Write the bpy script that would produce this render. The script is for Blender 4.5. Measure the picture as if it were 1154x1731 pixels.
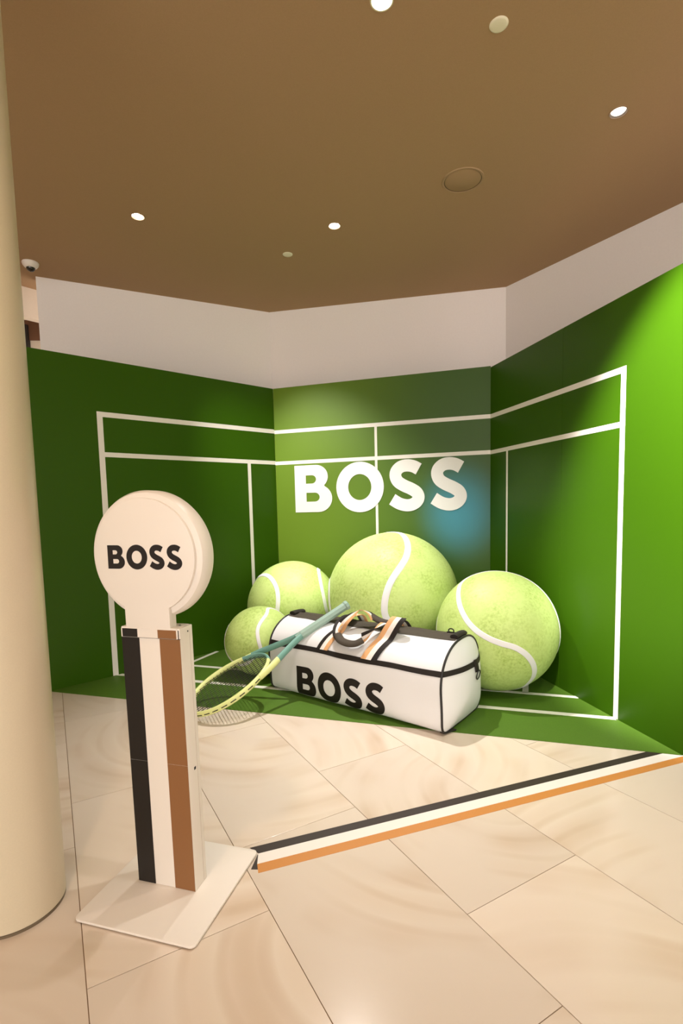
import bpy, bmesh, math, random, json
from mathutils import Vector, Matrix, noise

for o in list(bpy.data.objects):
    bpy.data.objects.remove(o, do_unlink=True)
sc = bpy.context.scene
COL = sc.collection
R = math.radians

# ------------------------------------------------------------------ camera
F_PX, PITCH, ROLL, CYPX = 869.764, 0.087757, -0.0233789, 930.467
cam_d = bpy.data.cameras.new('camera')
cam_d.sensor_fit = 'VERTICAL'
cam_d.sensor_height = 36.0
cam_d.sensor_width = 24.0
cam_d.lens = F_PX / 1731.0 * 36.0
cam_d.shift_y = (CYPX - 865.5) / 1731.0
cam_d.clip_start = 0.05
cam = bpy.data.objects.new('camera', cam_d)
COL.objects.link(cam)
_f = Vector((0, math.cos(PITCH), -math.sin(PITCH)))
_u = Vector((0, math.sin(PITCH), math.cos(PITCH)))
_x = Vector((1, 0, 0))
_r2 = _x * math.cos(ROLL) + _u * math.sin(ROLL)
_u2 = _u * math.cos(ROLL) - _x * math.sin(ROLL)
M = Matrix((_r2, _u2, -_f)).transposed().to_4x4()
M.translation = Vector((0, 0, 1.5))
cam.matrix_world = M  # viewpoint
sc.camera = cam

# ------------------------------------------------------------------ world, exposure
world = bpy.data.worlds.new('world')
sc.world = world
world.use_nodes = True
bg = world.node_tree.nodes['Background']
bg.inputs[0].default_value = (1.0, 0.94, 0.875, 1)
bg.inputs[1].default_value = 1.7
sc.view_settings.view_transform = 'Standard'
sc.view_settings.look = 'None'
sc.view_settings.gamma = 1.0
sc.view_settings.use_curve_mapping = False
sc.view_settings.exposure = EXPOSURE = 1.2

WARM = (1.0, 0.70, 0.42)
NEUT = (1.0, 0.95, 0.90)
# ceiling lamps: (x, y, aim, watts, cone degrees, blend, colour, role)
LAMPS = [
    (-1.473, 4.083, (-0.15, 5.60, 1.35), 190, 54, 0.9, NEUT, 'downlight recessed in brown ceiling near the dome camera'),
    (0.004, 4.278, (0.30, 4.05, 0.0), 190, 82, 0.9, NEUT, 'downlight recessed in brown ceiling above the tennis bag'),
    (1.641, 3.147, (1.1, 3.3, 0.0), 20, 70, 0.8, NEUT, 'pale downlight recessed in ceiling near the upper right corner'),
    (0.233, 2.457, (0.15, 3.2, 0.0), 50, 84, 0.8, NEUT, 'glowing downlight cut by the top edge of the photo'),
]
# unseen lamps: a wall spot inferred from its scallop, two added as fill
UNSEEN_LAMPS = [(0.80, 1.50, (2.02, 2.70, 2.10), 1350, 46, 0.6, NEUT),
              (-0.9, 0.9, (-0.8, 1.4, 0.0), 30, 100, 0.8, WARM),
              (1.7, 1.3, (1.5, 1.9, 0.0), 60, 100, 0.8, NEUT)]

CEIL = 3.7
WALL_H = 2.81

# ------------------------------------------------------------------ helpers
def tag(o, label=None, cat=None, group=None, kind=None):
    if label: o['label'] = label
    if cat: o['category'] = cat
    if group: o['group'] = group
    if kind: o['kind'] = kind
    return o

def empty(name, loc=(0, 0, 0), mat=None):
    o = bpy.data.objects.new(name, None)
    o.empty_display_size = 0.1
    COL.objects.link(o)
    if mat is not None: o.matrix_world = mat
    else: o.location = loc
    return o

def obj(name, mesh, parent=None, smooth=None):
    o = bpy.data.objects.new(name, mesh)
    COL.objects.link(o)
    if parent is not None: o.parent = parent
    return o

class MB:
    def __init__(s): s.v = []; s.f = []; s.m = []
    def add(s, verts, faces, mi=0):
        b = len(s.v); s.v += [tuple(p) for p in verts]
        for f in faces:
            s.f.append([b + i for i in f]); s.m.append(mi)
    def box(s, a, b, mi=0):
        x0, y0, z0 = a; x1, y1, z1 = b
        s.add([(x0,y0,z0),(x1,y0,z0),(x1,y1,z0),(x0,y1,z0),(x0,y0,z1),(x1,y0,z1),(x1,y1,z1),(x0,y1,z1)],
              [(3,2,1,0),(4,5,6,7),(0,1,5,4),(1,2,6,5),(2,3,7,6),(3,0,4,7)], mi)
    def prism(s, poly, z0, z1, mi=0):
        n = len(poly)
        area = sum(poly[i][0]*poly[(i+1)%n][1]-poly[(i+1)%n][0]*poly[i][1] for i in range(n))
        if area < 0: poly = poly[::-1]
        s.add([(x,y,z0) for x,y in poly]+[(x,y,z1) for x,y in poly],
              [tuple(range(n))[::-1], tuple(range(n,2*n))]+[(i,(i+1)%n,n+(i+1)%n,n+i) for i in range(n)], mi)
    def lathe(s, prof, n=48, mi=0, axis='z', org=(0,0,0), a0=0.0):
        """prof: list of (r, h). Closed top/bottom by r=0."""
        vs = []; fs = []
        for r, h in prof:
            for k in range(n):
                t = a0 + 2*math.pi*k/n; c, si = r*math.cos(t), r*math.sin(t)
                p = (c, si, h) if axis == 'z' else (c, -h, si) if axis == 'y' else (h, c, si)
                vs.append((p[0]+org[0], p[1]+org[1], p[2]+org[2]))
        for j in range(len(prof)-1):
            for k in range(n):
                k2 = (k+1) % n
                fs.append((j*n+k, j*n+k2, (j+1)*n+k2, (j+1)*n+k))
        s.add(vs, fs, mi)
    def tube(s, path, rad, n=10, mi=0, closed=False, up=None, caps=True):
        """rad: number, list of numbers, or list of (ra, rb) along (side, up)."""
        P = [Vector(p) for p in path]; m = len(P); vs = []; fs = []
        prev = None
        for i, p in enumerate(P):
            if closed: t = P[(i+1) % m] - P[i-1]
            else: t = P[min(i+1, m-1)] - P[max(i-1, 0)]
            t.normalize()
            if up is not None: w = Vector(up)
            elif prev is None: w = Vector((0,0,1)) if abs(t.z) < 0.9 else Vector((1,0,0))
            else: w = prev
            w = (w - t*w.dot(t)).normalized(); prev = w
            sd = t.cross(w)
            r = rad[i] if isinstance(rad, (list, tuple)) else rad
            ra, rb = r if isinstance(r, (list, tuple)) else (r, r)
            for k in range(n):
                a = 2*math.pi*k/n
                vs.append(p + sd*(ra*math.cos(a)) + w*(rb*math.sin(a)))
        for i in range(m if closed else m-1):
            j = (i+1) % m
            for k in range(n):
                k2 = (k+1) % n
                fs.append((i*n+k, j*n+k, j*n+k2, i*n+k2))
        if caps and not closed:
            fs.append(tuple(range(n))); fs.append(tuple((m-1)*n+k for k in range(n))[::-1])
        s.add(vs, fs, mi)
    def mesh(s, name, mats, smooth=False, fn=None, bevel=0.0, auto=None):
        me = bpy.data.meshes.new(name)
        vs = [fn(p) for p in s.v] if fn else s.v
        me.from_pydata([tuple(p) for p in vs], [], s.f)
        for mt in (mats if isinstance(mats, (list, tuple)) else [mats]): me.materials.append(mt)
        for p, mi in zip(me.polygons, s.m): p.material_index = mi
        bm = bmesh.new(); bm.from_mesh(me)
        bmesh.ops.remove_doubles(bm, verts=bm.verts, dist=1e-6)
        bmesh.ops.recalc_face_normals(bm, faces=bm.faces)
        if bevel:
            es = [e for e in bm.edges if len(e.link_faces) == 2 and e.calc_face_angle(0) > R(40)]
            bmesh.ops.bevel(bm, geom=es, offset=bevel, segments=2, profile=0.6, affect='EDGES', clamp_overlap=True)
        bm.to_mesh(me); bm.free()
        if smooth:
            for p in me.polygons: p.use_smooth = True
            try: me.set_sharp_from_angle(angle=auto or R(38))
            except Exception: pass
        me.update()
        return me

def catmull(pts, sub=8, closed=False):
    P = [Vector(p) for p in pts]; n = len(P); out = []
    for i in range(n if closed else n-1):
        if closed: a, b, c, d = P[i-1], P[i], P[(i+1)%n], P[(i+2)%n]
        else: a, b, c, d = P[max(i-1,0)], P[i], P[i+1], P[min(i+2,n-1)]
        for k in range(sub):
            t = k/sub
            out.append(0.5*((2*b)+(c-a)*t+(2*a-5*b+4*c-d)*t*t+(3*b-a-3*c+d)*t**3))
    if not closed: out.append(P[-1])
    return out

# ------------------------------------------------------------------ materials
def s2l(c):
    return tuple(((x/255)/12.92 if x/255 <= 0.04045 else ((x/255+0.055)/1.055)**2.4) for x in c)

def mat(name, rgb, rough=0.5, spec=0.5, grain=0.0, gscale=200.0, bump=0.0, bscale=300.0, metal=0.0, coord='Object', rvar=0.0):
    m = bpy.data.materials.new(name); m.use_nodes = True
    nt = m.node_tree; b = nt.nodes['Principled BSDF']
    b.inputs['Base Color'].default_value = (*rgb, 1)
    b.inputs['Roughness'].default_value = rough
    b.inputs['Specular IOR Level'].default_value = spec
    b.inputs['Metallic'].default_value = metal
    if grain or bump:
        tc = nt.nodes.new('ShaderNodeTexCoord')
    if grain:
        nz = nt.nodes.new('ShaderNodeTexNoise'); nz.inputs['Scale'].default_value = gscale
        nz.inputs['Detail'].default_value = 3
        nt.links.new(tc.outputs[coord], nz.inputs['Vector'])
        mx = nt.nodes.new('ShaderNodeMix'); mx.data_type = 'RGBA'; mx.blend_type = 'MIX'
        mx.inputs['A'].default_value = (*[c*(1-grain) for c in rgb], 1)
        mx.inputs['B'].default_value = (*[min(1, c*(1+grain)) for c in rgb], 1)
        nt.links.new(nz.outputs['Fac'], mx.inputs['Factor'])
        nt.links.new(mx.outputs['Result'], b.inputs['Base Color'])
    if bump:
        nb = nt.nodes.new('ShaderNodeTexNoise'); nb.inputs['Scale'].default_value = bscale
        nb.inputs['Detail'].default_value = 4
        nt.links.new(tc.outputs[coord], nb.inputs['Vector'])
        bp = nt.nodes.new('ShaderNodeBump'); bp.inputs['Strength'].default_value = bump
        bp.inputs['Distance'].default_value = 0.004
        nt.links.new(nb.outputs['Fac'], bp.inputs['Height'])
        nt.links.new(bp.outputs['Normal'], b.inputs['Normal'])
    return m

def emat(name, rgb, strength):
    m = mat(name, rgb, 0.4)
    b = m.node_tree.nodes['Principled BSDF']
    b.inputs['Emission Color'].default_value = (*rgb, 1)
    b.inputs['Emission Strength'].default_value = strength
    return m

GREEN = (0.031, 0.090, 0.0018)
M_green = mat('green_wall_vinyl', GREEN, 0.34, 0.20, grain=0.06, gscale=260, bump=0.05, bscale=500)
M_edge = mat('green_panel_edge', (0.14, 0.30, 0.05), 0.5)
M_line = mat('white_vinyl_line', (0.80, 0.76, 0.72), 0.45, 0.4)
M_letterw = mat('white_vinyl_letter', (0.80, 0.79, 0.79), 0.5, 0.4)
M_matg = mat('green_court_vinyl', (0.075, 0.160, 0.014), 0.6, 0.25, grain=0.16, gscale=130, bump=0.1, bscale=350)
M_matline = mat('white_court_line', (0.80, 0.80, 0.70), 0.55)
M_upper = mat('white_painted_wall', (0.87, 0.82, 0.80), 0.75, 0.2, grain=0.03, gscale=60)
M_cream = mat('cream_painted_wall', (0.72, 0.62, 0.50), 0.7, 0.2, grain=0.03, gscale=40)
M_ceil = mat('brown_ceiling_paint', (0.39, 0.25, 0.14), 0.8, 0.15, grain=0.08, gscale=180, bump=0.05)
M_brown = mat('brown_band', (0.16, 0.07, 0.03), 0.6)
M_dark = mat('dark_frame', (0.015, 0.01, 0.008), 0.6)
M_grout = mat('stone_joint', (0.30, 0.20, 0.12), 0.8, 0.2)
M_column = mat('column_satin_beige', (0.60, 0.52, 0.375), 0.32, 0.5, grain=0.05, gscale=220)
M_colbase = mat('column_base_ring', (0.18, 0.14, 0.09), 0.4, metal=0.4)
M_tape_k = mat('black_floor_tape', (0.035, 0.024, 0.020), 0.5, 0.4, grain=0.1, gscale=300)
M_tape_w = mat('white_floor_tape', (0.80, 0.75, 0.70), 0.45, 0.4)
M_tape_t = mat('tan_floor_tape', (0.56, 0.235, 0.055), 0.5, 0.4, grain=0.06, gscale=300)
M_signw = mat('sign_white_paint', (0.76, 0.70, 0.63), 0.38, 0.45)
M_signk = mat('sign_black_vinyl', (0.007, 0.005, 0.004), 0.42, 0.4)
M_signt = mat('sign_tan_vinyl', (0.24, 0.105, 0.036), 0.45, 0.4, grain=0.05, gscale=350)
M_black = mat('black_print', (0.012, 0.009, 0.008), 0.5, 0.3)
M_rub = mat('dark_rubber', (0.02, 0.02, 0.02), 0.7)
M_bag = mat('bag_white_vinyl', (0.78, 0.785, 0.80), 0.42, 0.4, bump=0.08, bscale=40)
M_webk = mat('black_webbing', (0.018, 0.014, 0.012), 0.65, 0.3, bump=0.2, bscale=300)
M_webg = mat('charcoal_canvas', (0.070, 0.058, 0.045), 0.75, 0.2, grain=0.12, gscale=200, bump=0.25, bscale=200)
M_webw = mat('white_webbing', (0.80, 0.75, 0.70), 0.7, 0.2, bump=0.1, bscale=400)
M_webt = mat('peach_webbing', (0.72, 0.40, 0.19), 0.7, 0.2, bump=0.1, bscale=400)
M_pipe = mat('black_piping', (0.012, 0.010, 0.010), 0.5)
M_steel = mat('dark_steel', (0.06, 0.06, 0.06), 0.35, metal=1.0)
M_rky = mat('racket_lime_lacquer', (0.74, 0.80, 0.33), 0.3, 0.5)
M_rkt = mat('racket_teal_lacquer', (0.16, 0.34, 0.29), 0.3, 0.5)
M_rkg = mat('racket_sage_grip', (0.30, 0.42, 0.36), 0.6, 0.3, bump=0.1, bscale=120)
M_rkd = mat('racket_grommet_black', (0.02, 0.02, 0.015), 0.5)
M_string = mat('racket_string_black', (0.02, 0.02, 0.015), 0.5)
M_seam = mat('ball_seam_white', (0.78, 0.77, 0.79), 0.6, 0.3)
M_trim = mat('lamp_trim_brown', (0.32, 0.20, 0.11), 0.6)
M_trimw = mat('lamp_trim_cream', (0.62, 0.57, 0.38), 0.5)
M_cup = mat('lamp_cup_dark', (0.10, 0.07, 0.045), 0.5)
M_plate = mat('cover_plate_offwhite', (0.80, 0.74, 0.58), 0.5)
M_camw = mat('dome_camera_white', (0.78, 0.72, 0.66), 0.4)
M_camd = mat('dome_camera_smoked', (0.01, 0.008, 0.006), 0.08, 0.6)
M_bulb = emat('lamp_bulb_glow', (1.0, 0.90, 0.78), 14.0)
M_bulbdim = emat('lamp_bulb_dim', (1.0, 0.93, 0.85), 0.9)

def ball_material():
    m = bpy.data.materials.new('tennis_ball_print'); m.use_nodes = True
    nt = m.node_tree; b = nt.nodes['Principled BSDF']
    b.inputs['Roughness'].default_value = 0.5; b.inputs['Specular IOR Level'].default_value = 0.35
    tc = nt.nodes.new('ShaderNodeTexCoord')
    n1 = nt.nodes.new('ShaderNodeTexNoise'); n1.inputs['Scale'].default_value = 46; n1.inputs['Detail'].default_value = 6
    n1.inputs['Roughness'].default_value = 0.75
    n2 = nt.nodes.new('ShaderNodeTexNoise'); n2.inputs['Scale'].default_value = 5; n2.inputs['Detail'].default_value = 2
    for n in (n1, n2): nt.links.new(tc.outputs['Object'], n.inputs['Vector'])
    cr = nt.nodes.new('ShaderNodeValToRGB')
    cr.color_ramp.elements[0].position = 0.36; cr.color_ramp.elements[0].color = (0.26, 0.40, 0.05, 1)
    cr.color_ramp.elements[1].position = 0.56; cr.color_ramp.elements[1].color = (0.52, 0.67, 0.21, 1)
    nt.links.new(n1.outputs['Fac'], cr.inputs['Fac'])
    mx = nt.nodes.new('ShaderNodeMix'); mx.data_type = 'RGBA'
    mx.inputs['B'].default_value = (0.54, 0.68, 0.23, 1)
    mr = nt.nodes.new('ShaderNodeMapRange'); mr.inputs['From Min'].default_value = 0.35; mr.inputs['From Max'].default_value = 0.65
    mr.inputs['To Min'].default_value = 0.25; mr.inputs['To Max'].default_value = 0.85
    nt.links.new(n2.outputs['Fac'], mr.inputs['Value']); nt.links.new(mr.outputs['Result'], mx.inputs['Factor'])
    nt.links.new(cr.outputs['Color'], mx.inputs['A']); nt.links.new(mx.outputs['Result'], b.inputs['Base Color'])
    bp = nt.nodes.new('ShaderNodeBump'); bp.inputs['Strength'].default_value = 0.12; bp.inputs['Distance'].default_value = 0.004
    nt.links.new(n1.outputs['Fac'], bp.inputs['Height']); nt.links.new(bp.outputs['Normal'], b.inputs['Normal'])
    return m
M_ball = ball_material()

def tile_material():
    m = bpy.data.materials.new('polished_banded_stone'); m.use_nodes = True
    nt = m.node_tree; N = nt.nodes; L = nt.links; b = N['Principled BSDF']
    b.inputs['Roughness'].default_value = 0.2; b.inputs['Specular IOR Level'].default_value = 0.45
    tc = N.new('ShaderNodeTexCoord'); oi = N.new('ShaderNodeObjectInfo')
    # every slab was cut from another spot of the stone: shift the pattern by the slab's own random number
    cx = N.new('ShaderNodeCombineXYZ')
    def rnd(k, lo, hi):
        a = N.new('ShaderNodeMath'); a.operation = 'MULTIPLY'; a.inputs[1].default_value = k
        f = N.new('ShaderNodeMath'); f.operation = 'FRACT'
        r = N.new('ShaderNodeMapRange'); r.inputs['To Min'].default_value = lo; r.inputs['To Max'].default_value = hi
        L.new(oi.outputs['Random'], a.inputs[0]); L.new(a.outputs[0], f.inputs[0]); L.new(f.outputs[0], r.inputs['Value'])
        return r.outputs['Result']
    L.new(rnd(17.3, -0.9, 0.9), cx.inputs[0]); L.new(rnd(31.7, -1.1, 1.1), cx.inputs[1]); L.new(rnd(53.9, 0, 5), cx.inputs[2])
    ad = N.new('ShaderNodeVectorMath'); ad.operation = 'ADD'
    L.new(tc.outputs['Object'], ad.inputs[0]); L.new(cx.outputs[0], ad.inputs[1])
    wv = N.new('ShaderNodeTexWave'); wv.wave_type = 'RINGS'; wv.rings_direction = 'Z'; wv.wave_profile = 'SIN'
    wv.inputs['Scale'].default_value = 0.9; wv.inputs['Distortion'].default_value = 3.0
    wv.inputs['Detail'].default_value = 0; wv.inputs['Detail Scale'].default_value = 0.45; wv.inputs['Detail Roughness'].default_value = 0.55
    L.new(ad.outputs[0], wv.inputs['Vector'])
    wf = N.new('ShaderNodeTexWave'); wf.wave_type = 'RINGS'; wf.rings_direction = 'Z'
    wf.inputs['Scale'].default_value = 2.6; wf.inputs['Distortion'].default_value = 8.0; wf.inputs['Detail'].default_value = 0
    wf.inputs['Detail Scale'].default_value = 0.45
    L.new(ad.outputs[0], wf.inputs['Vector'])
    nz = N.new('ShaderNodeTexNoise'); nz.inputs['Scale'].default_value = 1.7; nz.inputs['Detail'].default_value = 2
    L.new(ad.outputs[0], nz.inputs['Vector'])
    r1 = N.new('ShaderNodeValToRGB')
    e = r1.color_ramp.elements
    e[0].position = 0.0; e[0].color = (0.615, 0.485, 0.365, 1)
    e[1].position = 0.3; e[1].color = (0.68, 0.56, 0.45, 1)
    x = r1.color_ramp.elements.new(0.62); x.color = (0.72, 0.62, 0.51, 1)
    x = r1.color_ramp.elements.new(1.0); x.color = (0.69, 0.575, 0.46, 1)
    L.new(wv.outputs['Fac'], r1.inputs['Fac'])
    r2 = N.new('ShaderNodeMapRange'); r2.inputs['From Min'].default_value = 0.0; r2.inputs['From Max'].default_value = 0.35
    r2.inputs['To Min'].default_value = 0.91; r2.inputs['To Max'].default_value = 1.0
    L.new(wf.outputs['Fac'], r2.inputs['Value'])
    mul = N.new('ShaderNodeMix'); mul.data_type = 'RGBA'; mul.blend_type = 'MULTIPLY'; mul.inputs['Factor'].default_value = 1
    L.new(r1.outputs['Color'], mul.inputs['A'])
    gc = N.new('ShaderNodeCombineColor')
    L.new(r2.outputs['Result'], gc.inputs[0])
    p1 = N.new('ShaderNodeMath'); p1.operation = 'POWER'; p1.inputs[1].default_value = 1.4; L.new(r2.outputs['Result'], p1.inputs[0])
    p2 = N.new('ShaderNodeMath'); p2.operation = 'POWER'; p2.inputs[1].default_value = 1.9; L.new(r2.outputs['Result'], p2.inputs[0])
    L.new(p1.outputs[0], gc.inputs[1]); L.new(p2.outputs[0], gc.inputs[2])
    L.new(gc.outputs[0], mul.inputs['B'])
    # calm areas between the veined ones
    mx = N.new('ShaderNodeMix'); mx.data_type = 'RGBA'; mx.inputs['B'].default_value = (0.70, 0.605, 0.51, 1)
    r3 = N.new('ShaderNodeMapRange'); r3.inputs['From Min'].default_value = 0.36; r3.inputs['From Max'].default_value = 0.56
    r3.inputs['To Min'].default_value = 0.22; r3.inputs['To Max'].default_value = 0.98
    L.new(nz.outputs['Fac'], r3.inputs['Value']); L.new(r3.outputs['Result'], mx.inputs['Factor'])
    L.new(mul.outputs['Result'], mx.inputs['A'])
    # slab to slab tone
    hv = N.new('ShaderNodeHueSaturation'); L.new(mx.outputs['Result'], hv.inputs['Color']); L.new(rnd(7.1, 0.94, 1.05), hv.inputs['Value'])
    L.new(hv.outputs['Color'], b.inputs['Base Color'])
    return m
M_tile = tile_material()

def centre_green():
    """green of the middle panel: paler lime on the left, a soft blue spot by the last letter"""
    m = bpy.data.materials.new('green_wall_with_blue'); m.use_nodes = True
    nt = m.node_tree; N = nt.nodes; L = nt.links; b = N['Principled BSDF']
    b.inputs['Roughness'].default_value = 0.48; b.inputs['Specular IOR Level'].default_value = 0.42
    tc = N.new('ShaderNodeTexCoord')
    sep = N.new('ShaderNodeSeparateXYZ'); L.new(tc.outputs['Object'], sep.inputs[0])
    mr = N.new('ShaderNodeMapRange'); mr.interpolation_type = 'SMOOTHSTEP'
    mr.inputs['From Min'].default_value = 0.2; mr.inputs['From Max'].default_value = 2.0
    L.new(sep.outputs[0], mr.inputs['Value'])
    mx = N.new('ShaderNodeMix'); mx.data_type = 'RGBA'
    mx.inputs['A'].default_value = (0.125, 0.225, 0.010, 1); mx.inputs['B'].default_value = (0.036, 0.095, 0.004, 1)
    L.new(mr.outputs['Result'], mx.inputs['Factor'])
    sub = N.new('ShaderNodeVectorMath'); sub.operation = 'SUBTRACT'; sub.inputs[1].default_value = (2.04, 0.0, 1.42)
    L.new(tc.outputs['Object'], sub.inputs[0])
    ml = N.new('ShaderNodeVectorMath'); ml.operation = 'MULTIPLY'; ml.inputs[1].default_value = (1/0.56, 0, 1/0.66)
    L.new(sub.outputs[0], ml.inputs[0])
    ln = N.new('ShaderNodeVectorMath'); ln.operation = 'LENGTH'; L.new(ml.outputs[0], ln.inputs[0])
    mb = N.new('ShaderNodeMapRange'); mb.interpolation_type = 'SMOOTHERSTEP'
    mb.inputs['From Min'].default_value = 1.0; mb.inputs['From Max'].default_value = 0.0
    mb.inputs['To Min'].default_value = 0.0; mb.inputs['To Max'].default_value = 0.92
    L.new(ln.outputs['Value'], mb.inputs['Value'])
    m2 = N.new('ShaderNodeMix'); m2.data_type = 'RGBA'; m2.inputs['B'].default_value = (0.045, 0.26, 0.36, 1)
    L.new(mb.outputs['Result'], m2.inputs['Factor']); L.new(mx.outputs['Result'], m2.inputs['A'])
    nz = N.new('ShaderNodeTexNoise'); nz.inputs['Scale'].default_value = 260; L.new(tc.outputs['Object'], nz.inputs['Vector'])
    hs = N.new('ShaderNodeHueSaturation'); L.new(m2.outputs['Result'], hs.inputs['Color'])
    mv = N.new('ShaderNodeMapRange'); mv.inputs['To Min'].default_value = 0.93; mv.inputs['To Max'].default_value = 1.07
    L.new(nz.outputs['Fac'], mv.inputs['Value']); L.new(mv.outputs['Result'], hs.inputs['Value'])
    L.new(hs.outputs['Color'], b.inputs['Base Color'])
    return m
M_centre = centre_green()

# ------------------------------------------------------------------ lettering (drawn outlines)
def arc(cx, cy, rx, ry, a0, a1, n=14):
    return [(cx+rx*math.cos(R(a0+(a1-a0)*i/n)), cy+ry*math.sin(R(a0+(a1-a0)*i/n))) for i in range(n+1)]

def glyph(ch):
    if ch == 'B':
        k = 0.835/0.79
        out = [(0,0)] + arc(.495,.29,.295,.29,-90,60) + arc(.455,.752,.255,.248,-48,90) + [(0,1)]
        h1 = [(.24,.61)] + arc(.37,.6985,.09,.0885,-90,90,8) + [(.24,.787)]
        h2 = [(.245,.225)] + arc(.43,.32,.098,.095,-90,90,8) + [(.245,.415)]
        return [[(x*k,y) for x,y in l] for l in (out, h1, h2)], 0.835
    if ch == 'O':
        return [arc(.505,.5,.505,.52,0,360,56)[:-1], arc(.505,.5,.247,.268,0,360,44)[:-1]], 1.01
    pts = [(797,124),(763,106),(725,100),(690,107),(664,130),(658,160),(673,192),(708,216),(752,237),(784,259),(795,286),(784,311),(757,328),(722,332),(680,321),(637,295)]
    P = catmull([((x-620)/290.0, (365-y)/290.0 - 0.02, 0) for x, y in pts], 5)
    w = 0.122; Lf, Rt = [], []
    for i, p in enumerate(P):
        t = (P[min(i+1,len(P)-1)] - P[max(i-1,0)]).normalized()
        nrm = Vector((-t.y, t.x, 0))
        a = p+nrm*w; b_ = p-nrm*w
        Lf.append((a.x, a.y)); Rt.append((b_.x, b_.y))
    out = Lf + Rt[::-1]
    x0 = min(p[0] for p in out); x1 = max(p[0] for p in out)
    y0 = min(p[1] for p in out); y1 = max(p[1] for p in out)
    return [[((x-x0)/(x1-x0)*0.71, -0.02+(y-y0)/(y1-y0)*1.04) for x, y in out]], 0.71

WORD = [('B', 0.0), ('O', 0.932), ('S', 2.049), ('S', 2.875)]    # pen positions in cap heights, total 3.585

def glyph_mesh(name, ch, extrude=0.0, scale=(1.0, 1.0)):
    loops, w = glyph(ch)
    cu = bpy.data.curves.new('outline', 'CURVE'); cu.dimensions = '2D'; cu.fill_mode = 'BOTH' if extrude else 'FRONT'
    cu.extrude = extrude
    for lp in loops:
        sp = cu.splines.new('POLY'); sp.points.add(len(lp)-1); sp.use_cyclic_u = True
        for q, (x, y) in zip(sp.points, lp): q.co = (x*scale[0], y*scale[1], 0, 1)
    t = bpy.data.objects.new('outline_tmp', cu); COL.objects.link(t)
    dg = bpy.context.evaluated_depsgraph_get(); dg.update()
    me = bpy.data.meshes.new_from_object(t.evaluated_get(dg), depsgraph=dg)
    bpy.data.objects.remove(t, do_unlink=True); bpy.data.curves.remove(cu)
    me.name = name
    return me

# ------------------------------------------------------------------ structure: floor
ZT = 0.0
floor_o = MB(); floor_o.box((-5.5, -5.0, -0.10), (5.5, 8.0, -0.004))
FLOOR = tag(obj('floor', floor_o.mesh('floor', M_grout)), 'floor of large polished cream stone slabs', 'floor', kind='structure')
TA = -0.51607                                       # slab rows run along this heading
ta = Vector((math.sin(TA), math.cos(TA), 0)); tb = Vector((math.cos(TA), -math.sin(TA), 0))
TW, TL, GAP = 0.6135, 1.191, 0.0028
mb = MB(); mb.box((-TW/2+GAP/2, -TL/2+GAP/2, -0.012), (TW/2-GAP/2, TL/2-GAP/2, 0.0))
tile_me = mb.mesh('tile', M_tile, bevel=0.0008)
phase = [1.712, 2.105, 2.507]
for col in range(-12, 12):
    ph = phase[col % 3]
    for row in range(-8, 9):
        al = ph + TL*row + TL/2; ac = 0.012 + TW*(col+0.5)
        p = ta*al + tb*ac
        if not (-5.0 < p.x < 4.3 and -2.2 < p.y < 6.6): continue
        # slabs that lie wholly outside the room's visible bay are left out
        if p.x > -2.6 and p.y > 5.6 - 0.3*abs(p.x): continue
        t = obj('tile', tile_me, FLOOR)
        t.location = p; t.rotation_euler = (0, 0, -TA)

# ------------------------------------------------------------------ structure: ceiling with lamp openings
lamp_spots = [(l[0], l[1]) for l in LAMPS]
cu = bpy.data.curves.new('ceiling_outline', 'CURVE'); cu.dimensions = '2D'; cu.fill_mode = 'BOTH'; cu.extrude = 0.03
def loop(pts):
    sp = cu.splines.new('POLY'); sp.points.add(len(pts)-1); sp.use_cyclic_u = True
    for q, (x, y) in zip(sp.points, pts): q.co = (x, y, 0, 1)
loop([(-5.5,-5),(5.5,-5),(5.5,8),(-5.5,8)])
for x, y in lamp_spots: loop([(x+0.046*math.cos(2*math.pi*k/40), y+0.046*math.sin(2*math.pi*k/40)) for k in range(40)])
tmp = bpy.data.objects.new('ceiling_tmp', cu); COL.objects.link(tmp)
dg = bpy.context.evaluated_depsgraph_get(); dg.update()
cme = bpy.data.meshes.new_from_object(tmp.evaluated_get(dg), depsgraph=dg)
bpy.data.objects.remove(tmp, do_unlink=True)
cme.materials.clear(); cme.materials.append(M_ceil); cme.name = 'ceiling'
c_o = tag(obj('ceiling', cme), 'flat brown painted ceiling', 'ceiling', kind='structure'); c_o.location = (0, 0, CEIL+0.03)

# ------------------------------------------------------------------ structure: the three green walls
def wall_frame(p0, d):
    """local x along the wall, local y INTO the wall (away from the room), z up"""
    d = Vector((d[0], d[1], 0)).normalized()
    n = Vector((0,0,1)).cross(d)
    m = Matrix((d, n, Vector((0,0,1)))).transposed().to_4x4(); m.translation = Vector((p0[0], p0[1], 0))
    return m
PL = (-2.4784, 4.2008); CLp = (-0.7225, 5.8757); CRp = (1.4862, 5.1209); PR = (1.9589, 2.8805)
LEN_L, LEN_C, LEN_R = 2.4266, 2.334, 2.2897
T = 0.05
def strip(parent, name, x0, x1, z0, z1, m, th=0.0016):
    b = MB(); b.box((x0, -th, z0), (x1, 0.0, z1))
    return obj(name, b.mesh(name, m), parent)

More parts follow.
